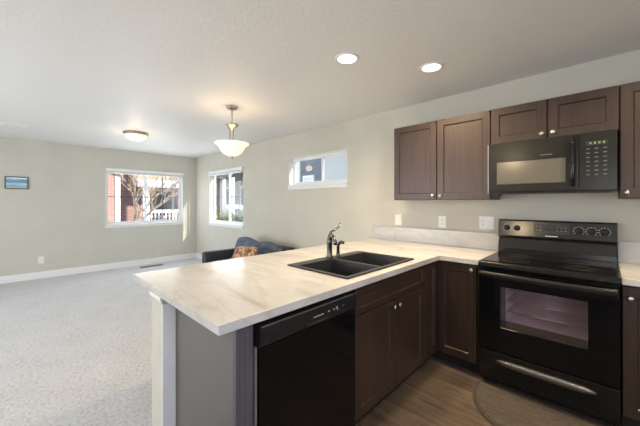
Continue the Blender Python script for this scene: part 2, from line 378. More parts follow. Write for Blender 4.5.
# ------------------------------------------------------------------ windows
def window(name, to3, hole, inner, depth, mid, muntins=True, screen=None):
    """A two-pane slider: hole (u0,u1,v0,v1); inner is the room face of the wall, depth the outward sign."""
    u0, u1, v0, v1 = hole; cu, cv = (u0 + u1) / 2, (v0 + v1) / 2
    r = empty(name, to3(cu, v0, inner + depth * 0.075), kind='structure')
    w = lambda t: inner + depth * t
    fr = 0.026
    obj('window_frame', holed(u0, u1, v0, v1, [(u0 + fr, u1 - fr, v0 + fr, v1 - fr)], w(0.085), w(0.145), to3), 'vinyl', r, bev=0.003)
    for (a, b, t0, t1) in ((u0 + fr, mid + 0.018, 0.09, 0.112), (mid - 0.018, u1 - fr, 0.114, 0.136)):
        s = obj('sash', holed(a, b, v0 + fr, v1 - fr, [(a + 0.028, b - 0.028, v0 + fr + 0.028, v1 - fr - 0.028)], w(t0), w(t1), to3), 'vinyl', r, bev=0.002)
        g = BM(); p = [to3(u, v, w((t0 + t1) / 2)) for u, v in ((a + .027, v0 + fr + .027), (b - .027, v0 + fr + .027), (b - .027, v1 - fr - .027), (a + .027, v1 - fr - .027))]
        g.faces.new([g.verts.new(q) for q in p]); obj('pane', g, 'glass', s)
        if muntins:
            mb = BM(); m = (a + b) / 2; h = (v0 + v1) / 2; t = w((t0 + t1) / 2 + 0.003); t2 = w((t0 + t1) / 2 + 0.007)
            for q in ((m - .008, m + .008, v0 + fr + .028, v1 - fr - .028), (a + .028, m - .008, h - .008, h + .008), (m + .008, b - .028, h - .008, h + .008)):
                c = [to3(u, v, z) for u in q[:2] for v in q[2:] for z in (t, t2)]
                vs = [mb.verts.new(k) for k in c]
                for f in ((0, 1, 3, 2), (4, 6, 7, 5), (0, 4, 5, 1), (2, 3, 7, 6), (0, 2, 6, 4), (1, 5, 7, 3)): mb.faces.new([vs[i] for i in f])
            obj('muntin', mb, 'slate', s)
    if screen:
        a, b = screen; g = BM(); p = [to3(u, v, w(0.142)) for u, v in ((a, v0 + fr), (b, v0 + fr), (b, v1 - fr), (a, v1 - fr))]
        g.faces.new([g.verts.new(q) for q in p]); obj('insect_screen', g, 'screen_mesh', r)
    ln = 0.006
    obj('jamb', holed(u0, u1, v0, v1, [(u0 + ln, u1 - ln, v0 + 0.0005, v1 - ln)], w(0.001), w(0.085), to3), 'trim', r)
    # stool and apron
    st = holed(u0 - 0.006, u1 + 0.006, v0 - 0.022, v0 + 0.0, [], w(-0.03), w(0.0), to3); obj('sill', st, 'trim', r, bev=0.003)
    st = holed(u0 + ln, u1 - ln, v0 + 0.0005, v0 + 0.012, [], w(0.001), w(0.085), to3); obj('sill', st, 'trim', r)
    obj('apron', holed(u0 - 0.004, u1 + 0.004, v0 - 0.065, v0 - 0.0225, [], w(-0.016), w(-0.0005), to3), 'trim', r, bev=0.002)
    return r
window('window_1', YZ, W1, X0, -1, 1.99)
window('window_2', XZ, W2, Y1, 1, -5.83)
window('window_3', XZ, W3, Y1, 1, -3.06, muntins=False, screen=(-3.06, -2.54))

def blind(to3, hole, inner, depth, label):
    u0, u1, v0, v1 = hole
    r = empty('window_blind', to3((u0 + u1) / 2, v1 - 0.09, inner - depth * 0.02), label, 'blind', 'blinds drawn up at the living room windows')
    w = lambda t: inner + depth * t
    obj('headrail', holed(u0 + 0.002, u1 + 0.006, v1 - 0.055, v1 + 0.004, [], w(-0.035), w(-0.001), to3), 'vinyl', r, bev=0.004)
    sl = BM(); n = 7
    for k in range(n):
        z1 = v1 - 0.057 - k * 0.0042; q = holed(u0 + 0.006, u1 - 0.006, z1 - 0.0026, z1, [], w(-0.030), w(-0.004), to3)
        me = bpy.data.meshes.new('t'); q.to_mesh(me); q.free(); sl.from_mesh(me); bpy.data.meshes.remove(me)
    obj('slats', sl, 'vinyl', r)
    z1 = v1 - 0.057 - n * 0.0042
    obj('bottom_rail', holed(u0 + 0.006, u1 - 0.006, z1 - 0.012, z1, [], w(-0.030), w(-0.004), to3), 'vinyl', r)
blind(YZ, W1, X0, -1, 'white window blind drawn up above the bare tree view in the far wall')
blind(XZ, W2, Y1, 1, 'white window blind drawn up above the corner window over the sofa')
# openings behind the camera
for nm, hole, w0, w1, to3 in (('window_4', (-0.3, 1.5, 0.85, 2.05), Y0 - 0.12, Y0 - 0.03, XZ), ('window_5', (-1.0, 0.6, 1.1, 2.1), X1 + 0.03, X1 + 0.12, YZ), ('door_1', (-5.1, -2.7, 0.0, 2.05), Y0 - 0.12, Y0 - 0.03, XZ)):
    u0, u1, v0, v1 = hole; m = (u0 + u1) / 2
    struct(nm, holed(u0, u1, v0, v1, [(u0 + .05, m - .03, v0 + .05, v1 - .05), (m + .03, u1 - .05, v0 + .05, v1 - .05)], w0, w1, to3), 'vinyl')

# ------------------------------------------------------------------ peninsula half wall, counter
CT = 0.914
XP, XL, YE, YI, XS = -0.993, -2.098, 0.497, Y1 - 0.646, -0.693
struct('wall_peninsula', bx(-1.807, -1.647, 0.518, Y1, 0, CT - 0.0385), 'wall')
struct('trim_1', bx(-1.815, -1.638, 0.508, 0.5178, CT - 0.068, CT - 0.0385), 'trim')
bm = BM(); box(bm, -1.823, -1.8072, 0.502, 2.9, 0, 0.11); box(bm, -1.8072, -1.632, 0.502, 0.5178, 0, 0.11)
struct('baseboard_peninsula', bm, 'trim')
struct('trim_2', bx(-1.6468, -1.636, 0.5181, 0.5805, 0, CT - 0.086), 'trim')

SK = (-1.593, -1.056, 1.295, 2.100)   # sink outline x0 x1 y0 y1
ct = empty('countertop', (-1.5, 1.8, CT - 0.038), 'pale marbled laminate countertop running along the peninsula and the corner to the range', 'countertop')
ch = (SK[0] + 0.02, SK[1] - 0.02, SK[2] + 0.02, SK[3] - 0.02)
us = sorted([XL, ch[0], ch[1], XP, XS]); vs = sorted([YE, ch[2], ch[3], YI, Y1 - 0.001])
obj('slab', grid_slab(us, vs, lambda u, v: not (ch[0] < u < ch[1] and ch[2] < v < ch[3]) and not (u > XP and v < YI), CT - 0.038, CT, XY), 'counter', ct, bev=0.0025)
obj('backsplash', bx(XL + 0.005, XS, Y1 - 0.021, Y1 - 0.001, CT + 0.0002, CT + 0.154), 'counter', ct, bev=0.002)
XR = 0.070
c2 = empty('countertop', (0.5, 2.75, CT - 0.038), 'short pale laminate countertop right of the black range', 'countertop')
obj('slab', bx(XR, 0.98, YI, Y1 - 0.001, CT - 0.038, CT), 'counter', c2, bev=0.0025)
obj('backsplash', bx(XR, 0.98, Y1 - 0.021, Y1 - 0.001, CT + 0.0002, CT + 0.154), 'counter', c2, bev=0.002)

# ------------------------------------------------------------------ cabinets
FA = lambda x, y, z: Matrix.Translation((x, y, z))                       # front faces -y, width along +x
FBm = lambda x, y, z: Matrix.Translation((x, y, z)) @ Matrix.Rotation(R(90), 4, 'Z')   # front faces +x, width along +y
def shaker(w, h, stile=0.058, th=0.02, rec=0.009, fr=None):
    """A five-piece door: front at local y = -th, width along x, height along z."""
    bm = BM()
    def ring(i, y): return [bm.verts.new(p) for p in ((i, y, i), (w - i, y, i), (w - i, y, h - i), (i, y, h - i))]
    def ring2(i, y, s): return [bm.verts.new(p) for p in ((i, y, s), (w - i, y, s), (w - i, y, h - s), (i, y, h - s))]
    s2 = stile
    rs = [ring(0, 0), ring(0, -th + 0.002), ring(0.002, -th), ring2(stile, -th, s2), ring2(stile + 0.007, -th + rec, s2 + 0.007)]
    for a, b in zip(rs, rs[1:]):
        for k in range(4): bm.faces.new((a[k], a[(k + 1) % 4], b[(k + 1) % 4], b[k]))
    bm.faces.new(rs[-1]); bm.faces.new(rs[0][::-1]); return bm
def knob(mat4, u, z, th=0.02):
    bm = BM(); lathe(bm, [(0.0055, 0), (0.0055, 0.010), (0.015, 0.015), (0.0165, 0.020), (0.012, 0.026), (0, 0.028)], (0, 0, 0), 16)
    bm.transform(mat4 @ Matrix.Translation((u, -th, z)) @ Matrix.Rotation(R(90), 4, 'X')); return bm
def door(par, mat4, w, h, kn=None, stile=0.058, name='door'):
    bm = shaker(w, h, stile); bm.transform(mat4); d = obj(name, bm, 'wood', par)
    if kn: obj('knob', knob(mat4, *kn), 'nickel', d, smooth=True)
    return d
G = 0.0038
UZ0, UZ1 = 1.376, 2.128
UY = Y1 - 0.305
def upper(name, label, x0, x1, z0, doors):
    r = empty(name, ((x0 + x1) / 2, UY, z0), label, 'cabinet', 'dark wall cabinets along the kitchen wall')
    obj('body', bx(x0 + 0.001, x1 - 0.001, UY, Y1 - 0.0005, z0, UZ1), 'wood', r)
    n = len(doors); w = (x1 - x0) / n
    for k, side in enumerate(doors):
        dw = w - 2 * G; kx = dw - 0.03 if side == 'r' else 0.03
        door(r, FA(x0 + k * w + G, UY - 0.0005, z0 + G), dw, UZ1 - z0 - 2 * G, (kx, 0.036))
XA, XB, XC = -1.606, -0.693, 0.070
upper('wall_cabinet', 'tall two-door dark wall cabinet left of the black microwave', XA, XB, UZ0, 'rl')
upper('wall_cabinet', 'short two-door dark wall cabinet above the black microwave', XB, XC, 1.829, 'rl')
upper('wall_cabinet', 'tall dark wall cabinet right of the black microwave, cut by the photo edge', XC, 0.93, UZ0, 'lr')

FX = XP - 0.05    # cabinet box fronts behind the doors (peninsula side)
FY = YI + 0.048
BZ = CT - 0.0385
# sink base in the peninsula
sb = empty('base_cabinet', (-1.3, 1.76, 0), 'dark sink base cabinet with false drawer front and two doors under the black sink', 'cabinet')
obj('body', holed(-1.640, FX, 1.318, 2.203, [(SK[0], SK[1] - 0.012, SK[2] + 0.03, SK[3] - 0.005)], 0.62, BZ, XY), 'wood', sb)
obj('lower_body', bx(-1.640, FX, 1.318, 2.203, 0.105, 0.6195), 'wood', sb)
obj('toe_kick', bx(-1.640, FX - 0.06, 1.318, 2.203, 0.0, 0.1045), 'toe', sb)
bm = shaker(0.885 - 2 * G, 0.148, 0.034, rec=0.007); bm.transform(FBm(FX + 0.0005, 1.318 + G, 0.706)); obj('drawer_front', bm, 'wood', sb)
dw_ = 0.885 / 2
door(sb, FBm(FX + 0.0005, 1.318 + G, 0.107), dw_ - 2 * G, 0.592, (dw_ - 0.034, 0.552))
door(sb, FBm(FX + 0.0005, 1.318 + dw_ + G, 0.107), dw_ - 2 * G, 0.592, (0.030, 0.552))
# corner cabinet with a folding door
cb = empty('base_cabinet', (-1.2, 2.7, 0), 'dark corner base cabinet with folding door between the sink cabinet and range', 'cabinet')
obj('body', grid_slab([-1.640, FX, XS - 0.003], [2.2045, FY, Y1 - 0.001], lambda u, v: not (u > FX and v < FY), 0.105, BZ, XY), 'wood', cb)
obj('toe_kick', grid_slab([-1.640, FX - 0.06, XS - 0.003], [2.2045, FY + 0.06, Y1 - 0.001], lambda u, v: not (u > FX - 0.06 and v < FY + 0.06), 0, 0.1045, XY), 'toe', cb)
door(cb, FBm(FX + 0.0005, 2.2045 + G, 0.107), FY - 2.2045 - 0.022 - G, BZ - 0.107 - 0.012, None)
door(cb, FA(FX + 0.022, FY - 0.0005, 0.107), XS - 0.022 - FX - 0.022, BZ - 0.107 - 0.012, (XS - 0.022 - FX - 0.022 - 0.034, 0.72))
# cabinet right of the range
rb = empty('base_cabinet', (0.5, 2.75, 0), 'dark base cabinet right of the range, cut by the photo edge', 'cabinet')
obj('body', bx(XR + 0.003, 0.97, FY, Y1 - 0.001, 0.105, BZ), 'wood', rb)
obj('toe_kick', bx(XR + 0.003, 0.97, FY + 0.06, Y1 - 0.001, 0, 0.1045), 'toe', rb)
door(rb, FA(XR + 0.005, FY - 0.0005, 0.107), 0.447, BZ - 0.107 - 0.012, (0.032, 0.692))
door(rb, FA(XR + 0.457, FY - 0.0005, 0.107), 0.44, BZ - 0.107 - 0.012, (0.408, 0.692))
# end panel beside the dishwasher
ep = empty('end_panel', (-1.33, 0.6, 0), 'grey cabinet end panel closing the peninsula beside the dishwasher', 'panel')
obj('side_panel', bx(-1.6355, FX + 0.0, 0.581, 0.597, 0.0, BZ), 'panel', ep)
obj('stile', bx(FX + 0.0005, XP - 0.03, 0.581, 0.657, 0.0, BZ), 'stile', ep, label='dark wood stile with cool daylight in its colour')

# ------------------------------------------------------------------ dishwasher
dw = empty('dishwasher', (-1.3, 0.985, 0), 'black dishwasher built into the peninsula beside the sink cabinet', 'dishwasher')
obj('tub', bx(-1.630, -1.048, 0.668, 1.308, 0.10, BZ - 0.004), 'toe', dw)
obj('side_trim', bx(-1.046, -1.010, 0.6585, 0.6665, 0.10, 0.772), 'steel', dw, label='thin steel edge strip')
obj('door', bx(-1.047, -1.002, 0.673, 1.300, 0.105, 0.762), 'blackg', dw, bev=0.004)
bm = BM()   # control panel: curved profile swept along y
prof = [(-1.047, 0.768), (-1.000, 0.768), (-0.991, 0.786), (-0.9865, 0.815), (-0.9862, 0.845), (-0.9875, 0.858), (-1.047, 0.858)]
def sweep_y(bm, prof, y0, y1):
    a = [bm.verts.new((x, y0, z)) for x, z in prof]; b = [bm.verts.new((x, y1, z)) for x, z in prof]; n = len(prof)
    for k in range(n): bm.faces.new((a[k], a[(k + 1) % n], b[(k + 1) % n], b[k]))
    bm.faces.new(a[::-1]); bm.faces.new(b)
def sweep_x(bm, prof, x0, x1):
    a = [bm.verts.new((x0, y, z)) for y, z in prof]; b = [bm.verts.new((x1, y, z)) for y, z in prof]; n = len(prof)
    for k in range(n): bm.faces.new((a[k], a[(k + 1) % n], b[(k + 1) % n], b[k]))
    bm.faces.new(a[::-1]); bm.faces.new(b)
sweep_y(bm, prof, 0.670, 1.290)
cp = obj('control_panel', bm, 'blackp', dw, bev=0.002)
bm = BM(); sweep_y(bm, [(-0.9870, 0.8585), (-0.9860, 0.8530), (-0.9848, 0.8530), (-0.9856, 0.8590)], 0.672, 1.288); obj('edge_strip', bm, 'dullsteel', cp, label='thin silver edge along the top')
bm = BM(); box(bm, -0.9862, -0.9840, 0.959, 1.027, 0.811, 0.8165); obj('badge', bm, 'badge', cp)
for k, (y, z) in enumerate(((1.064, .816), (1.083, .818), (1.101, .816), (1.122, .820), (1.136, .820), (1.128, .809))):
    obj('button', bx(-0.9862, -0.9842, y - 0.005, y + 0.005, z - 0.003, z + 0.003), 'mark' if k in (0, 2, 3, 5) else 'screen', cp)
bm = BM(); lathe(bm, [(0.015, 0), (0.014, 0.008), (0, 0.009)], (-0.987, 1.173, 0.812), 20, 'x'); dl = obj('dial', bm, 'blackp', cp, smooth=True)
obj('latch_slot', bx(-0.9995, -0.9905, 0.93, 1.06, 0.7815, 0.7875), 'slot', cp)
obj('kick_plate', bx(-1.10, -1.075, 0.662, 1.312, 0.0, 0.0995), 'toe', dw)

# ------------------------------------------------------------------ sink and faucet
sk = empty('kitchen_sink', ((SK[0] + SK[1]) / 2, 1.7, CT), 'black double bowl drop-in sink in the pale peninsula counter', 'sink')
x0, x1, y0, y1 = SK
bowls = [(x0 + 0.088, x1 - 0.032, y0 + 0.032, 1.665), (x0 + 0.088, x1 - 0.032, 1.693, y1 - 0.032)]
obj('rim', holed(x0, x1, y0, y1, bowls, CT + 0.0003, CT + 0.010, XY), 'sink', sk, bev=0.003)
for (a, b, c, d) in bowls:
    bm = BM(); z0, z1, i = CT - 0.20, CT + 0.006, 0.022
    top = [bm.verts.new(p) for p in ((a, c, z1), (b, c, z1), (b, d, z1), (a, d, z1))]
    bot = [bm.verts.new(p) for p in ((a + i, c + i, z0), (b - i, c + i, z0), (b - i, d - i, z0), (a + i, d - i, z0))]
    for k in range(4): bm.faces.new((top[k], bot[k], bot[(k + 1) % 4], top[(k + 1) % 4]))
    bm.faces.new(bot)
    w = obj('bowl', bm, 'sink', sk)
    so = w.modifiers.new('thick', 'SOLIDIFY'); so.thickness = 0.006; so.offset = 0
    bm = BM(); lathe(bm, [(0.042, 0.004), (0.042, 0.008), (0.026, 0.006), (0.0, 0.004)], ((a + b) / 2, (c + d) / 2, z0), 20); obj('drain', bm, 'bronze', w, smooth=True)
fx, fy, fz = -1.545, 1.675, CT + 0.0105
fa = empty('faucet', (fx, fy, fz), 'smoky chrome kitchen faucet with curved lever behind the black sink', 'faucet')
bm = BM(); lathe(bm, [(0.030, 0), (0.030, 0.006), (0.024, 0.014), (0.021, 0.03), (0.0205, 0.10), (0.024, 0.115), (0.024, 0.130), (0.018, 0.150), (0.013, 0.172), (0, 0.180)], (fx, fy, fz), 24); obj('body', bm, 'bronze', fa, smooth=True)
bm = BM(); tube(bm, [(fx, fy, fz + .125), (fx + .02, fy - .010, fz + .160), (fx + .05, fy - .028, fz + .178), (fx + .085, fy - .048, fz + .172), (fx + .112, fy - .062, fz + .145), (fx + .122, fy - .068, fz + .118)], [.014, .014, .0135, .013, .0135, .015], 14); obj('spout', bm, 'bronze', fa, smooth=True)
bm = BM(); tube(bm, [(fx, fy, fz + .172), (fx + .005, fy + .015, fz + .200), (fx + .012, fy + .05, fz + .212), (fx + .02, fy + .082, fz + .232), (fx + .025, fy + .100, fz + .262)], [.012, .010, .008, .008, .0065], 12); obj('lever', bm, 'bronze', fa, smooth=True)
sp = empty('spray_head', (-1.545, 1.775, fz), 'smoky chrome side sprayer standing right of the faucet', 'sprayer')
bm = BM(); lathe(bm, [(0.021, 0), (0.021, 0.005), (0.015, 0.012), (0.013, 0.035), (0, 0.036)], (-1.545, 1.775, fz), 20); obj('holder', bm, 'bronze', sp, smooth=True)
bm = BM(); tube(bm, [(-1.545, 1.775, fz + .030), (-1.545, 1.775, fz + .075), (-1.540, 1.777, fz + .100), (-1.522, 1.783, fz + .112), (-1.498, 1.790, fz + .114)], [.011, .013, .0135, .014, .0155], 14); obj('handle', bm, 'bronze', sp, smooth=True)

# ------------------------------------------------------------------ electric range
RX0, RX1, RF = -0.690, 0.067, 2.440
rg = empty('electric_range', ((RX0 + RX1) / 2, 2.72, 0), 'black freestanding electric range with glass cooktop between the base cabinets', 'range')
WO = (-0.545, -0.075, 0.455, 0.745)
obj('body', holed(RX0 + 0.003, RX1 - 0.003, 0.03, 0.868, [WO], RF, 2.56, XZ), 'black', rg)
obj('rear_body', bx(RX0 + 0.003, RX1 - 0.003, 2.861, 3.03, 0.03, 0.868), 'black', rg)
bm = BM()
for a in ((WO[0] - .03, WO[0], 2.561, 2.86, WO[2], WO[3]), (WO[1], WO[1] + .03, 2.561, 2.86, WO[2], WO[3]), (WO[0] - .03, WO[1] + .03, 2.561, 2.86, WO[2] - .03, WO[2]), (WO[0] - .03, WO[1] + .03, 2.561, 2.86, WO[3], WO[3] + .03), (WO[0], WO[1], 2.83, 2.86, WO[2], WO[3])): box(bm, *a)
obj('oven_cavity', bm, 'enamel', rg)
for z in (0.53, 0.61, 0.69):
    bm = BM()
    for y in [2.57 + 0.05 * k for k in range(6)]: tube(bm, [(WO[0] + .005, y, z), (WO[1] - .005, y, z)], 0.0055, 6)
    for x in (WO[0] + .02, (WO[0] + WO[1]) / 2, WO[1] - .02): tube(bm, [(x, 2.565, z - .006), (x, 2.825, z - .006)], 0.004, 6)
    obj('oven_rack', bm, 'steel', rg, smooth=True)
dr = obj('oven_door', holed(RX0 + 0.002, RX1 - 0.002, 0.272, 0.858, [WO], 2.400, RF - 0.002, XZ), 'blackg', rg, bev=0.004)
bm = BM(); bm.faces.new([bm.verts.new(p) for p in ((WO[0], 2.405, WO[2]), (WO[1], 2.405, WO[2]), (WO[1], 2.405, WO[3]), (WO[0], 2.405, WO[3]))]); obj('oven_window', bm, 'ovenglass', dr)
# door handle: a full width bar standing off on two ends
bm = BM(); n = 14
prof_h = []
for k in range(n + 1):
    u = k / n; x = RX0 + 0.012 + u * (RX1 - RX0 - 0.024); bow = 0.018 * (1 - (2 * u - 1) ** 4)
    prof_h.append((x, 2.372 - bow))
rings = []
for x, y in prof_h: rings.append([bm.verts.new((x, y + dy, 0.832 + dz)) for dy, dz in ((0.016, -0.019), (-0.002, -0.024), (-0.012, -0.012), (-0.014, 0.004), (-0.006, 0.018), (0.016, 0.017))])
for a, b in zip(rings, rings[1:]):
    for k in range(6): bm.faces.new((a[k], a[(k + 1) % 6], b[(k + 1) % 6], b[k]))
bm.faces.new(rings[0]); bm.faces.new(rings[-1][::-1])
hd = obj('handle', bm, 'blackp', dr, bev=0.004)
for a in (RX0 + .012, RX1 - .05): obj('handle_mount', bx(a, a + .038, 2.3885, 2.3998, .818, .848), 'black', hd)
dw2 = obj('drawer', bx(RX0 + 0.002, RX1 - 0.002, 2.404, RF - 0.002, 0.065, 0.264), 'black', rg, bev=0.006)
bm = BM(); rings = []
for k in range(33):
    u = k / 32; x = -0.575 + u * 0.54; e = 1 - abs(2 * u - 1) ** 6; hh = 0.006 + 0.017 * e; out = 0.006 + 0.022 * e
    rings.append([bm.verts.new((x, 2.4035 - o, 0.203 + s * hh)) for o, s in ((0, 1), (out * .7, 0.95), (out, 0.4), (out * .85, -0.7), (0, -1))])
for a, b in zip(rings, rings[1:]):
    for k in range(5): bm.faces.new((a[k], a[(k + 1) % 5], b[(k + 1) % 5], b[k]))
bm.faces.new(rings[0]); bm.faces.new(rings[-1][::-1])
obj('handle', bm, 'dullsteel', dw2, smooth=True, label='curved silver pull')
obj('base', bx(RX0 + 0.02, RX1 - 0.02, 2.46, 3.0, 0.0, 0.0295), 'toe', rg)
# cooktop
bm = BM(); sweep_x(bm, [(2.395, 0.872), (2.388, 0.885), (2.390, 0.908), (2.400, 0.918), (2.95, 0.918), (2.95, 0.869), (2.40, 0.869)], RX0, RX1)
ck = obj('cooktop', bm, 'black', rg, bev=0.003)
gl = obj('glass_top', bx(RX0 + 0.022, RX1 - 0.022, 2.425, 2.93, 0.9183, 0.921), 'blackg', ck)
for (x, y, r) in ((-0.50, 2.56, .105), (-0.12, 2.55, .085), (-0.49, 2.80, .080), (-0.12, 2.80, .105)):
    for rr in (r, r * 0.62):
        bm = BM(); lathe(bm, [(rr - .004, 0.9212), (rr, 0.9212), (rr, 0.9216), (rr - .004, 0.9216), (rr - .004, 0.9212)], (x, y, 0), 40); obj('burner_ring', bm, 'burner', gl)
# backguard
bm = BM(); sweep_x(bm, [(2.951, 0.869), (3.035, 0.869), (3.035, 1.203), (2.985, 1.203), (2.975, 1.195), (2.955, 1.068), (2.957, 1.056), (2.985, 1.050), (2.958, 0.975), (2.951, 0.960)], RX0 + 0.002, RX1 - 0.002)
M['blackpanel'] = pm('glossy_black_panel', (0.010, 0.0095, 0.009), 0.15, spec=0.7, var=0.1)
bgd = obj('backguard', bm, 'blackpanel', rg, bev=0.003)
tilt = lambda z: 2.955 + (z - 1.068) * (2.975 - 2.955) / (1.195 - 1.068)
def onpanel(x0, x1, z0, z1, t=0.0012):
    bm = BM(); v = [bm.verts.new((x, tilt(z) - o, z)) for x in (x0, x1) for o in (0.0002, t) for z in (z0, z1)]
    for f in ((0, 1, 3, 2), (4, 6, 7, 5), (0, 4, 5, 1), (2, 3, 7, 6), (0, 2, 6, 4), (1, 5, 7, 3)): bm.faces.new([v[i] for i in f])
    return bm
dsp = obj('display', onpanel(-0.430, -0.200, 1.098, 1.180), 'screen', bgd)
for x, z in ((-.41, 1.150), (-.385, 1.150), (-.41, 1.126), (-.385, 1.126), (-.275, 1.150), (-.25, 1.150), (-.225, 1.150), (-.275, 1.126), (-.25, 1.126), (-.225, 1.126)):
    obj('button', onpanel(x - .008, x + .008, z - .004, z + .004, 0.0022), 'keymark', dsp)
obj('clock', onpanel(-0.352, -0.300, 1.132, 1.156, 0.002), 'slot', dsp)
obj('badge', onpanel(-0.352, -0.272, 1.077, 1.083, 0.0015), 'badge', bgd)
for x in (-0.620, -0.547, -0.145, -0.073, -0.001):
    bm = BM(); lathe(bm, [(0.023, 0), (0.022, -0.012), (0.018, -0.016), (0, -0.017)], (x, tilt(1.13), 1.133), 20, 'y')
    kb = obj('knob', bm, 'blackp', bgd, smooth=True)
    bm = BM(); box(bm, x - .0045, x + .0045, tilt(1.13) - .026, tilt(1.13) - .0165, 1.113, 1.153); obj('grip', bm, 'blackp', kb, bev=0.002)
    bm = BM()
    for a in range(9):
        an = R(-130 + a * 32.5); cx_, cz_ = x + 0.031 * math.sin(an), 1.133 + 0.031 * math.cos(an)
        b2 = onpanel(cx_ - .0034, cx_ + .0034, cz_ - .0034, cz_ + .0034); me = bpy.data.meshes.new('t'); b2.to_mesh(me); b2.free(); bm.from_mesh(me); bpy.data.meshes.remove(me)
    obj('dial_marks', bm, 'mark', bgd)

# ------------------------------------------------------------------ microwave
MZ0, MZ1, MF = 1.425, 1.826, 2.655
MX0, MX1 = XB + 0.004, XC - 0.012
mw = empty('microwave_oven', ((MX0 + MX1) / 2, 2.85, MZ0), 'black over-the-range microwave oven under the short wall cabinet', 'microwave')
obj('body', bx(MX0, MX1, MF + 0.031, Y1 - 0.002, MZ0, MZ1), 'blackp', mw)
md = obj('door', holed(MX0, -0.132, MZ0 + 0.008, MZ1 - 0.004, [(-0.628, -0.200, 1.495, 1.668)], MF, MF + 0.030, XZ), 'mwdark', mw, bev=0.004)
obj('window', bx(-0.628, -0.200, MF + 0.002, MF + 0.012, 1.495, 1.668), 'mwglass', md)
obj('badge', bx(-0.345, -0.275, MF - 0.0012, MF - 0.0002, 1.697, 1.702), 'dullsteel', md)
bm = BM(); tube(bm, [(-0.160, MF, 1.475), (-0.160, MF - .028, 1.482), (-0.160, MF - .036, 1.52), (-0.160, MF - .038, 1.62), (-0.160, MF - .036, 1.74), (-0.160, MF - .028, 1.788), (-0.160, MF, 1.795)], [.012, .014, .015, .015, .015, .014, .012], 14); obj('handle', bm, 'black', md, smooth=True)
cp2 = obj('control_panel', bx(-0.130, MX1, MF, MF + 0.030, MZ0 + 0.008, MZ1 - 0.004), 'mwdark', mw, bev=0.003)
obj('display', bx(-0.095, 0.015, MF - 0.0015, MF - 0.0002, 1.735, 1.762), 'screen', cp2)
M['green'] = emit('green_digits', (0.20, 0.30, 0.10), 0.08)
for k in range(4): obj('digit', bx(-0.075 + k * 0.022, -0.066 + k * 0.022, MF - 0.0022, MF - 0.0016, 1.742, 1.755), 'green', cp2)
for r_ in range(7):
    for c_ in range(3):
        x = -0.092 + c_ * 0.042; z = 1.712 - r_ * 0.029
        if r_ in (0, 6) or c_ < 3: obj('key', bx(x, x + 0.018, MF - 0.0012, MF - 0.0002, z - 0.003, z + 0.003), 'keymark', cp2)
obj('vent_grille', bx(MX0 + 0.03, MX1 - 0.03, MF + 0.05, 2.80, MZ0 - 0.006, MZ0 - 0.0002), 'slot', mw)
obj('bracket', bx(MX0 + 0.002, MX0 + 0.06, MF + 0.06, MF + 0.16, MZ0 - 0.02, MZ0 - 0.0002), 'blackp', mw)
obj('side_strip', bx(MX0 - 0.0035, MX0 - 0.0005, MF + 0.002, MF + 0.05, MZ0 + 0.004, MZ1 - 0.006), 'steel', mw)

# ------------------------------------------------------------------ wall plates
def plate(x, z, w, label, kind):
    r = empty('light_switch' if kind == 's' else 'wall_outlet', (x, Y1 - 0.003, z), label, 'switch' if kind == 's' else 'outlet')
    obj('cover_plate', bx(x - w / 2, x + w / 2, Y1 - 0.006, Y1 - 0.0003, z - 0.061, z + 0.061), 'plastic', r, bev=0.002)
    cs = [x] if w < 0.1 else [x - w / 4, x + w / 4]
    for k, c in enumerate(cs):
        if kind == 's' or k == 1:
            obj('rocker', bx(c - 0.017, c + 0.017, Y1 - 0.009, Y1 - 0.0062, z - 0.034, z + 0.034), 'plastic', r, bev=0.002)
        else:
            s_ = obj('receptacle', bx(c - 0.017, c + 0.017, Y1 - 0.008, Y1 - 0.0062, z - 0.034, z + 0.034), 'plastic', r)
            for dz in (-0.018, 0.018):
                for dx in (-0.006, 0.006): obj('slot', bx(c + dx - .0012, c + dx + .0012, Y1 - .0088, Y1 - .0082, z + dz - .005, z + dz + .005), 'slot', s_)
plate(-1.737, 1.153, 0.078, 'white rocker switch on the kitchen wall nearest the backsplash end', 's')
plate(-1.227, 1.150, 0.080, 'single white wall outlet under the tall wall cabinet', 'o')
plate(-0.808, 1.160, 0.128, 'wide white wall plate with outlet and switch beside the range', 'o')
r = empty('wall_outlet', (X0 + 0.003, 0.315, 0.328), 'white wall outlet low on the far wall above the baseboard', 'outlet')
obj('cover_plate', bx(X0 + 0.0003, X0 + 0.006, 0.277, 0.353, 0.267, 0.389), 'plastic', r, bev=0.002)
s_ = obj('receptacle', bx(X0 + 0.0062, X0 + 0.008, 0.298, 0.332, 0.294, 0.362), 'plastic', r)
for dz in (-0.018, 0.018):
    for dx in (-0.006, 0.006): obj('slot', bx(X0 + .0082, X0 + .0088, .315 + dx - .0012, .315 + dx + .0012, .328 + dz - .005, .328 + dz + .005), 'slot', s_)

# ------------------------------------------------------------------ picture, vents
pc = empty('framed_picture', (X0 + 0.01, 0.016, 1.687), 'small framed blue seascape hanging on the far wall', 'picture')
obj('frame', holed(-0.124, 0.157, 1.582, 1.792, [(-0.110, 0.143, 1.596, 1.778)], X0 + 0.001, X0 + 0.024, YZ), 'pframe', pc, bev=0.002)
obj('print', bx(X0 + 0.001, X0 + 0.016, -0.1095, 0.1425, 1.5965, 1.7775), 'picture', pc)
fv = empty('floor_register', (-6.97, 2.0, 0), 'dark floor register set in the carpet below the far window', 'vent')
obj('frame', holed(-7.03, -6.91, 1.78, 2.21, [(-7.01, -6.93, 1.80, 2.19)], 0.0003, 0.006, XY), 'register', fv)
bm = BM()
for k in range(5): box(bm, -7.006 + k * .016, -6.998 + k * .016, 1.801, 2.189, 0.0003, 0.005)
obj('louvers', bm, 'register', fv)
cv = empty('ceiling_register', (-6.0, -0.02, H), 'white ceiling register near the far wall above the picture', 'vent')
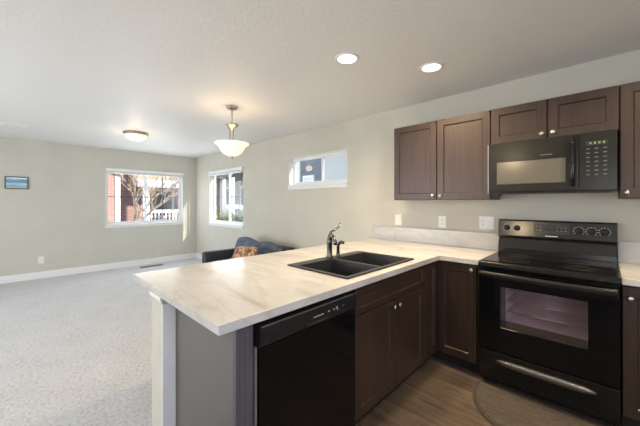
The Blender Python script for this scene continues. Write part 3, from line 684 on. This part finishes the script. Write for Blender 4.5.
obj('frame', holed(-6.09, -5.93, -0.17, 0.14, [(-6.07, -5.95, -0.15, 0.12)], H - 0.008, H - 0.0003, XY), 'trim', cv)
bm = BM()
for k in range(6): box(bm, -6.067 + k * .02, -6.055 + k * .02, -0.149, 0.119, H - 0.006, H - 0.0003)
obj('louvers', bm, 'trim', cv)

# ------------------------------------------------------------------ lamps
def point(name, loc, energy, color, size=0.05, par=None):
    l = bpy.data.lights.new(name, 'POINT'); l.energy = energy; l.color = color; l.shadow_soft_size = size
    o = bpy.data.objects.new(name, l); COL.objects.link(o); o.location = loc
WARM = (1.0, 0.76, 0.46)
def recessed(x, y, label):
    r = empty('recessed_light', (x, y, H), label, 'ceiling light', 'recessed lights over the peninsula')
    bm = BM(); lathe(bm, [(0.094, 0), (0.094, -0.004), (0.086, -0.008), (0.072, -0.006), (0.072, -0.0003), (0.094, 0)], (x, y, H), 36); obj('trim_ring', bm, 'trim', r, smooth=True)
    bm = BM(); lathe(bm, [(0.0715, -0.0006), (0.0715, -0.004), (0.04, -0.0065), (0, -0.007)], (x, y, H), 36); obj('lens', bm, 'lampglow', r, smooth=True)
    l = bpy.data.lights.new('recessed_beam', 'AREA'); l.shape = 'DISK'; l.size = 0.13; l.energy = 18; l.color = WARM; l.spread = R(150)
    o = bpy.data.objects.new('recessed_beam', l); COL.objects.link(o); o.location = (x, y, H - 0.012)
recessed(-1.414, 1.728, 'round recessed ceiling light above the sink')
recessed(-1.014, 2.308, 'round recessed ceiling light nearest the wall cabinets')
# further cans of the same kitchen, behind and right of the frame
for (x, y) in ((0.45, 2.05),):
    l = bpy.data.lights.new('recessed_beam', 'AREA'); l.shape = 'DISK'; l.size = 0.13; l.energy = 18; l.color = WARM; l.spread = R(150)
    o = bpy.data.objects.new('recessed_beam', l); COL.objects.link(o); o.location = (x, y, H - 0.012)
px, py = -3.082, 1.702
pd = empty('pendant_lamp', (px, py, H), 'pendant lamp with alabaster glass bowl hanging beyond the peninsula', 'pendant lamp')
bm = BM(); lathe(bm, [(0.062, -0.0003), (0.062, -0.012), (0.05, -0.026), (0.016, -0.036), (0, -0.037)], (px, py, H), 28); obj('canopy', bm, 'lampmetal', pd, smooth=True)
bm = BM(); tube(bm, [(px, py, H - .03), (px, py, 2.235)], 0.006, 10); obj('stem', bm, 'lampmetal', pd, smooth=True)
bm = BM(); lathe(bm, [(0.074, 2.240), (0.078, 2.236), (0.074, 2.230), (0.055, 2.212), (0.030, 2.198), (0.016, 2.190), (0.012, 2.18), (0, 2.18)], (px, py, 0), 28); obj('collar', bm, 'lampmetal', pd, smooth=True)
bm = BM()
for a in (0, 120, 240):
    c, s = math.cos(R(a)), math.sin(R(a))
    tube(bm, [(px + .040 * c, py + .040 * s, 2.21), (px + .024 * c, py + .024 * s, 2.16), (px + .020 * c, py + .020 * s, 2.10), (px + .034 * c, py + .034 * s, 2.04), (px + .02 * c, py + .02 * s, 1.90)], 0.006, 8)
obj('rods', bm, 'lampmetal', pd, smooth=True)
bm = BM(); prof = [(0.190, 2.022), (0.178, 2.010), (0.155, 1.996), (0.137, 1.970), (0.118, 1.932), (0.090, 1.903), (0.052, 1.884), (0.012, 1.878)]
lathe(bm, prof + [(max(r - 0.006, 0.004), z + 0.005) for r, z in prof[::-1]] + prof[:1], (px, py, 0), 40); obj('shade', bm, 'alabaster', pd, smooth=True, label='warm alabaster glass bowl')
bm = BM(); lathe(bm, [(0.016, 1.876), (0.018, 1.868), (0.010, 1.858), (0.012, 1.850), (0, 1.842)], (px, py, 0), 16); obj('finial', bm, 'lampmetal', pd, smooth=True)
point('pendant_bulb', (px, py, 1.975), 3.2, WARM, 0.07)
qx, qy = -5.324, 1.303
fl = empty('flush_light', (qx, qy, H), 'flush ceiling light with glass dome near the far window', 'ceiling light')
bm = BM(); lathe(bm, [(0.168, -0.0003), (0.170, -0.02), (0.160, -0.032), (0.140, -0.035), (0, -0.035)], (qx, qy, H), 36); obj('ring', bm, 'lampmetal', fl, smooth=True)
bm = BM(); lathe(bm, [(0.148, -0.036), (0.140, -0.066), (0.112, -0.096), (0.06, -0.116), (0.01, -0.122)], (qx, qy, H), 36); obj('dome', bm, 'alabaster', fl, smooth=True)
bm = BM(); lathe(bm, [(0.012, -0.120), (0.012, -0.130), (0, -0.138)], (qx, qy, H), 12); obj('finial', bm, 'lampmetal', fl, smooth=True)
point('flush_bulb', (qx, qy, H - 0.24), 3, WARM, 0.08)
# the lamp hanging in the room behind the camera
point('hall_lamp', (-1.31, -1.44, 2.19), 22, WARM, 0.13)

# ------------------------------------------------------------------ kitchen mat (half round)
def half_round(cx, cy, a, b, n=36, p=2.3):
    out = []
    for k in range(n + 1):
        t = PI + PI * k / n; c, s = math.cos(t), math.sin(t)
        out.append((cx + a * math.copysign(abs(c) ** (2 / p), c), cy + b * math.copysign(abs(s) ** (2 / p), s)))
    return out
def prism(bm, pts, z0, z1):
    a = [bm.verts.new((x, y, z0)) for x, y in pts]; b = [bm.verts.new((x, y, z1)) for x, y in pts]; n = len(pts)
    for k in range(n): bm.faces.new((a[k], a[(k + 1) % n], b[(k + 1) % n], b[k]))
    bm.faces.new(a[::-1]); bm.faces.new(b)
km = empty('kitchen_mat', (-0.32, 2.2, 0), 'brown half-round mat on the wood floor in front of the range', 'mat')
bm = BM(); prism(bm, half_round(-0.315, 2.42, 0.385, 0.46), 0.0004, 0.007); obj('border', bm, 'matedge', km)
bm = BM(); prism(bm, half_round(-0.315, 2.405, 0.358, 0.415), 0.0071, 0.009); obj('field', bm, 'mat', km)

# ------------------------------------------------------------------ sofa and pillow
def softbox(x0, x1, y0, y1, z0, z1, r=0.05, seg=4):
    bm = bx(x0, x1, y0, y1, z0, z1); bmesh.ops.bevel(bm, geom=list(bm.edges), offset=r, segments=seg, affect='EDGES', profile=0.5); return bm
def pillow(w, h, t, mat4, n=14, p=0.55, rnd_c=0.03):
    bm = BM(); g = {}
    for s in (1, -1):
        for i in range(n + 1):
            for j in range(n + 1):
                u, v = -1 + 2 * i / n, -1 + 2 * j / n
                e = max(0, (1 - u ** 4) * (1 - v ** 4)); edge = (i in (0, n) or j in (0, n))
                k = (i, j, 0 if edge else s)
                pin = 1 - rnd_c * u * u * v * v; pin2 = pin
                if k not in g: g[k] = bm.verts.new((u * w / 2 * pin2, s * t / 2 * e ** p if not edge else 0, v * h / 2 * pin))
    for s in (1, -1):
        for i in range(n):
            for j in range(n):
                f = []
                for a, b in ((i, j), (i + 1, j), (i + 1, j + 1), (i, j + 1)):
                    e = (a in (0, n) or b in (0, n)); f.append(g[(a, b, 0 if e else s)])
                try: bm.faces.new(f)
                except ValueError: pass
    bm.transform(mat4); return bm
so = empty('sofa', (-4.05, 2.55, 0), 'navy blue sofa against the right wall under the corner window', 'sofa')
obj('base', softbox(-4.62, -3.46, 2.12, 2.97, 0.08, 0.30, 0.02), 'navy', so, smooth=True)
obj('armrest', softbox(-4.74, -4.621, 2.08, 2.98, 0.04, 0.555, 0.025), 'navy', so, smooth=True)
obj('armrest', softbox(-3.459, -3.34, 2.08, 2.98, 0.04, 0.555, 0.025), 'navy', so, smooth=True)
obj('backrest', softbox(-4.62, -3.46, 2.80, 2.98, 0.301, 0.66, 0.03), 'navy', so, smooth=True)
for a, b in ((-4.615, -4.045), (-4.035, -3.465)): obj('seat_cushion', softbox(a, b, 2.12, 2.795, 0.301, 0.42, 0.04), 'navy', so, smooth=True)
for (x, w, dz, rot) in ((-4.29, 0.64, 0.0, 7), (-3.76, 0.58, -0.02, 3)):
    obj('back_cushion', pillow(w, 0.36, 0.24, Matrix.Translation((x, 2.67, 0.585 + dz)) @ Matrix.Rotation(R(rot), 4, 'Y') @ Matrix.Rotation(R(-14), 4, 'X'), p=0.42, rnd_c=0.2), 'slate', so, smooth=True)
for x in (-4.68, -3.40):
    for y in (2.13, 2.92): obj('leg', bx(x - .025, x + .025, y - .025, y + .025, 0, 0.0395), 'toe', so)
bm = pillow(0.55, 0.30, 0.13, Matrix.Translation((-3.79, 2.28, 0.575)) @ Matrix.Rotation(R(-4), 4, 'Y') @ Matrix.Rotation(R(-28), 4, 'X'))
obj('throw_pillow', bm, 'tan', None, smooth=True, origin=(-3.79, 2.28, 0.43), label='rust and tan patterned throw pillow leaning on the navy sofa', cat='pillow')

# ------------------------------------------------------------------ outside the windows
struct('ground', bx(-40, 20, -30, 40, -0.62, -0.5), 'lawn')
# house across the street with a porch (seen through window_1)
hs = empty('brick_house', (-20, 5, -0.5), 'red brick house with tan roof and white porch seen through the far window', 'house')
HX = -19.0
obj('wall', bx(HX - 5, HX, 3.9, 7.8, -0.5, 3.0), 'brick', hs)
bm = BM(); sweep_y(bm, [(HX + 2.5, 2.45), (HX - 6, 5.6), (HX - 6, 5.4), (HX + 2.5, 2.2)], 4.1, 8.0); obj('roof', bm, 'shingle', hs)
obj('fascia', bx(HX + 2.51, HX + 2.57, 4.1, 8.0, 2.12, 2.5), 'trim', hs)
for y in (4.5, 7.55):
    obj('porch_post', bx(HX + 2.2, HX + 2.45, y - 0.14, y + 0.14, -0.5, 2.12), 'trim', hs)
obj('porch_floor', bx(HX + 0.01, HX + 2.6, 4.2, 7.9, -0.5, -0.15), 'dshingle', hs)
for (a, b) in ((4.66, 7.4),):
    bm = BM(); box(bm, HX + 2.28, HX + 2.38, a, b, 0.82, 0.98); box(bm, HX + 2.3, HX + 2.36, a, b, 0.0, 0.08)
    y = a + 0.1
    while y < b: box(bm, HX + 2.3, HX + 2.35, y - .03, y + .03, 0.08, 0.82); y += 0.17
    obj('railing', bm, 'trim', hs)
for (a, b, c, d) in ((5.2, 6.5, 0.6, 2.0),):
    f = obj('house_window', holed(a - .14, b + .14, c - .14, d + .14, [(a, b, c, d)], HX + 0.001, HX + 0.08, YZ), 'trim', hs); obj('pane', bx(HX + .002, HX + 0.04, a + .001, b - .001, c + .001, d - .001), 'extglass', f)
# pale gable front at the left of that view
h2 = empty('gabled_house', (-17, 1.0, -0.5), 'red house front with grey window left of the porch seen through the far window', 'house')
obj('wall', bx(-21.0, -16.6, -2.5, 3.2, -0.5, 2.9), 'brick', h2)
bm = BM(); sweep_x(bm, [(-2.9, 2.8), (0.35, 4.6), (3.45, 2.8), (3.45, 2.6), (0.35, 4.4), (-2.9, 2.6)], -21.2, -16.2); obj('roof', bm, 'shingle', h2)
f = obj('house_window', holed(1.9, 2.65, 0.9, 2.5, [(2.0, 2.55, 1.0, 2.4)], -16.6, -16.52, YZ), 'trim', h2); obj('pane', bx(-16.595, -16.55, 2.001, 2.549, 1.001, 2.399), 'extglass', f)
obj('corner_board', bx(-16.599, -16.5, 3.2, 3.4, -0.5, 2.6), 'trim', h2)
# white garden fence in front
fe = empty('picket_fence', (-13.5, 3, -0.5), 'low white picket fence below the bare tree outside the far window', 'fence')
for (a, b) in ((0.5, 1.9), (2.7, 3.8)):
    bm = BM(); y = a
    while y < b: box(bm, -13.52, -13.48, y, y + .09, -0.5, 0.42 + .1 * math.sin(y * 5)); y += 0.16
    box(bm, -13.479, -13.44, a, b, 0.1, 0.2); obj('fence_panel', bm, 'trim', fe)
# bare trees
def tree(base, h, seed, label, lean=0.15):
    rnd = random.Random(seed)
    r = empty('bare_tree', base, label, 'tree')
    tr, brs = BM(), BM()
    def grow(p, d, length, rad, depth):
        pts = [p]; q = p.copy(); dd = d.copy()
        for k in range(4):
            dd = (dd + Vector((rnd.uniform(-.18, .18), rnd.uniform(-.18, .18), rnd.uniform(-.02, .12)))).normalized(); q = q + dd * length / 4; pts.append(q.copy())
        tube(tr if depth == 0 else brs, pts, [rad * (1 - 0.11 * k) for k in range(5)], 7 if depth < 2 else 4)
        if depth < 5:
            for k in range(3 if depth < 4 else 2):
                i = 2 + k % 3 if depth else 4 - (k == 2)
                ang = rnd.uniform(0, 2 * PI); sp = rnd.uniform(0.5, 0.95)
                nd = (dd + Vector((math.cos(ang), math.sin(ang), 0.15)) * sp).normalized()
                grow(pts[i], nd, length * rnd.uniform(0.7, 0.92), rad * 0.62, depth + 1)
    grow(Vector(base), Vector((0, lean, 1)).normalized(), h, h * 0.075, 0)
    obj('trunk', tr, 'bark', r, smooth=True); obj('branches', brs, 'bark', r, smooth=True)
tree((-11.3, 2.5, -0.5), 1.15, 3, 'pale bare tree spreading its branches across the far window')
# grey house seen through the corner window
g = empty('grey_house', (-13, 9, -0.5), 'grey sided house with white posts seen through the corner window', 'house')
obj('wall', bx(-15.9, -12.5, 8.2, 12.0, -0.5, 3.2), 'greysiding', g)
bm = BM(); sweep_x(bm, [(6.6, 2.75), (10, 4.6), (12.4, 3.2), (12.4, 3.0), (10, 4.4), (6.6, 2.5)], -16.1, -12.3); obj('roof', bm, 'dshingle', g)
for x in (-15.6, -13.4, -12.55):
    obj('porch_post', bx(x - .06, x + .06, 6.92, 7.04, -0.5, 2.52), 'trim', g)
obj('stone_column', bx(-14.75, -14.25, 7.2, 7.5, -0.5, 2.6), 'dshingle', g)
obj('railing', bx(-13.33, -11.4, 6.96, 7.02, 1.06, 1.26), 'trim', g)
obj('railing', bx(-13.33, -11.4, 6.96, 7.02, 0.30, 0.42), 'trim', g)
for (a, b) in ((-15.5, -14.6), (-13.9, -13.0)):
    f = obj('house_window', holed(a, b, 0.9, 2.2, [(a + .1, b - .1, 1.0, 2.1)], 8.14, 8.199, XZ), 'trim', g); obj('pane', bx(a + .101, b - .101, 8.16, 8.198, 1.001, 2.099), 'extglass', f)
def shrub(x, y, r, seed, label):
    rnd = random.Random(seed); bm = BM()
    for k in range(420):
        v = Vector((rnd.gauss(0, 1), rnd.gauss(0, 1), rnd.gauss(0, 1))).normalized() * r * rnd.uniform(.55, 1.0); v.z *= 1.5
        c = Vector((x, y, -0.5 + r * 1.45)) + v; a = Vector((rnd.uniform(-1, 1), rnd.uniform(-1, 1), rnd.uniform(-1, 1))).normalized(); b = a.orthogonal().normalized()
        s = r * .12; vs = [bm.verts.new(c + q) for q in (a * s, b * s * .5, -a * s, -b * s * .5)]; bm.faces.new(vs)
    r0 = empty('shrub', (x, y, -0.5), label, 'shrub', 'shrubs outside the corner window')
    obj('foliage', bm, 'leaf', r0)
    t = BM(); tube(t, [(x, y, -0.5), (x, y, -0.5 + r)], [.04, .02], 6); obj('stem', t, 'bark', r0)
shrub(-11.75, 5.85, 0.55, 1, 'yellow-green shrub left of the white post outside the corner window')
shrub(-10.5, 5.5, 0.55, 2, 'yellow-green shrub in the middle of the corner window view')
shrub(-9.3, 5.2, 0.52, 3, 'yellow-green shrub at the right side of the corner window view')
# neighbour house seen through the high slider
nb = empty('neighbour_house', (-4, 7, -0.5), 'blue-grey sided neighbour house seen through the high slider window', 'house')
obj('wall', bx(-6.62, 1.5, 5.9, 8.5, -0.5, 3.6), 'bluesiding', nb)
bm = BM(); sweep_x(bm, [(5.5, 3.45), (7.2, 4.4), (8.9, 3.45), (8.9, 3.3), (7.2, 4.25), (5.5, 3.3)], -6.85, 1.8); obj('roof', bm, 'dshingle', nb)
obj('corner_board', bx(-6.72, -6.6205, 5.85, 6.0, -0.5, 3.3), 'trim', nb)
f = obj('house_window', holed(-6.48, -6.02, 1.0, 2.14, [(-6.40, -6.10, 1.1, 2.05)], 5.85, 5.899, XZ), 'trim', nb); obj('pane', bx(-6.399, -6.101, 5.87, 5.898, 1.101, 2.049), 'trim', f)
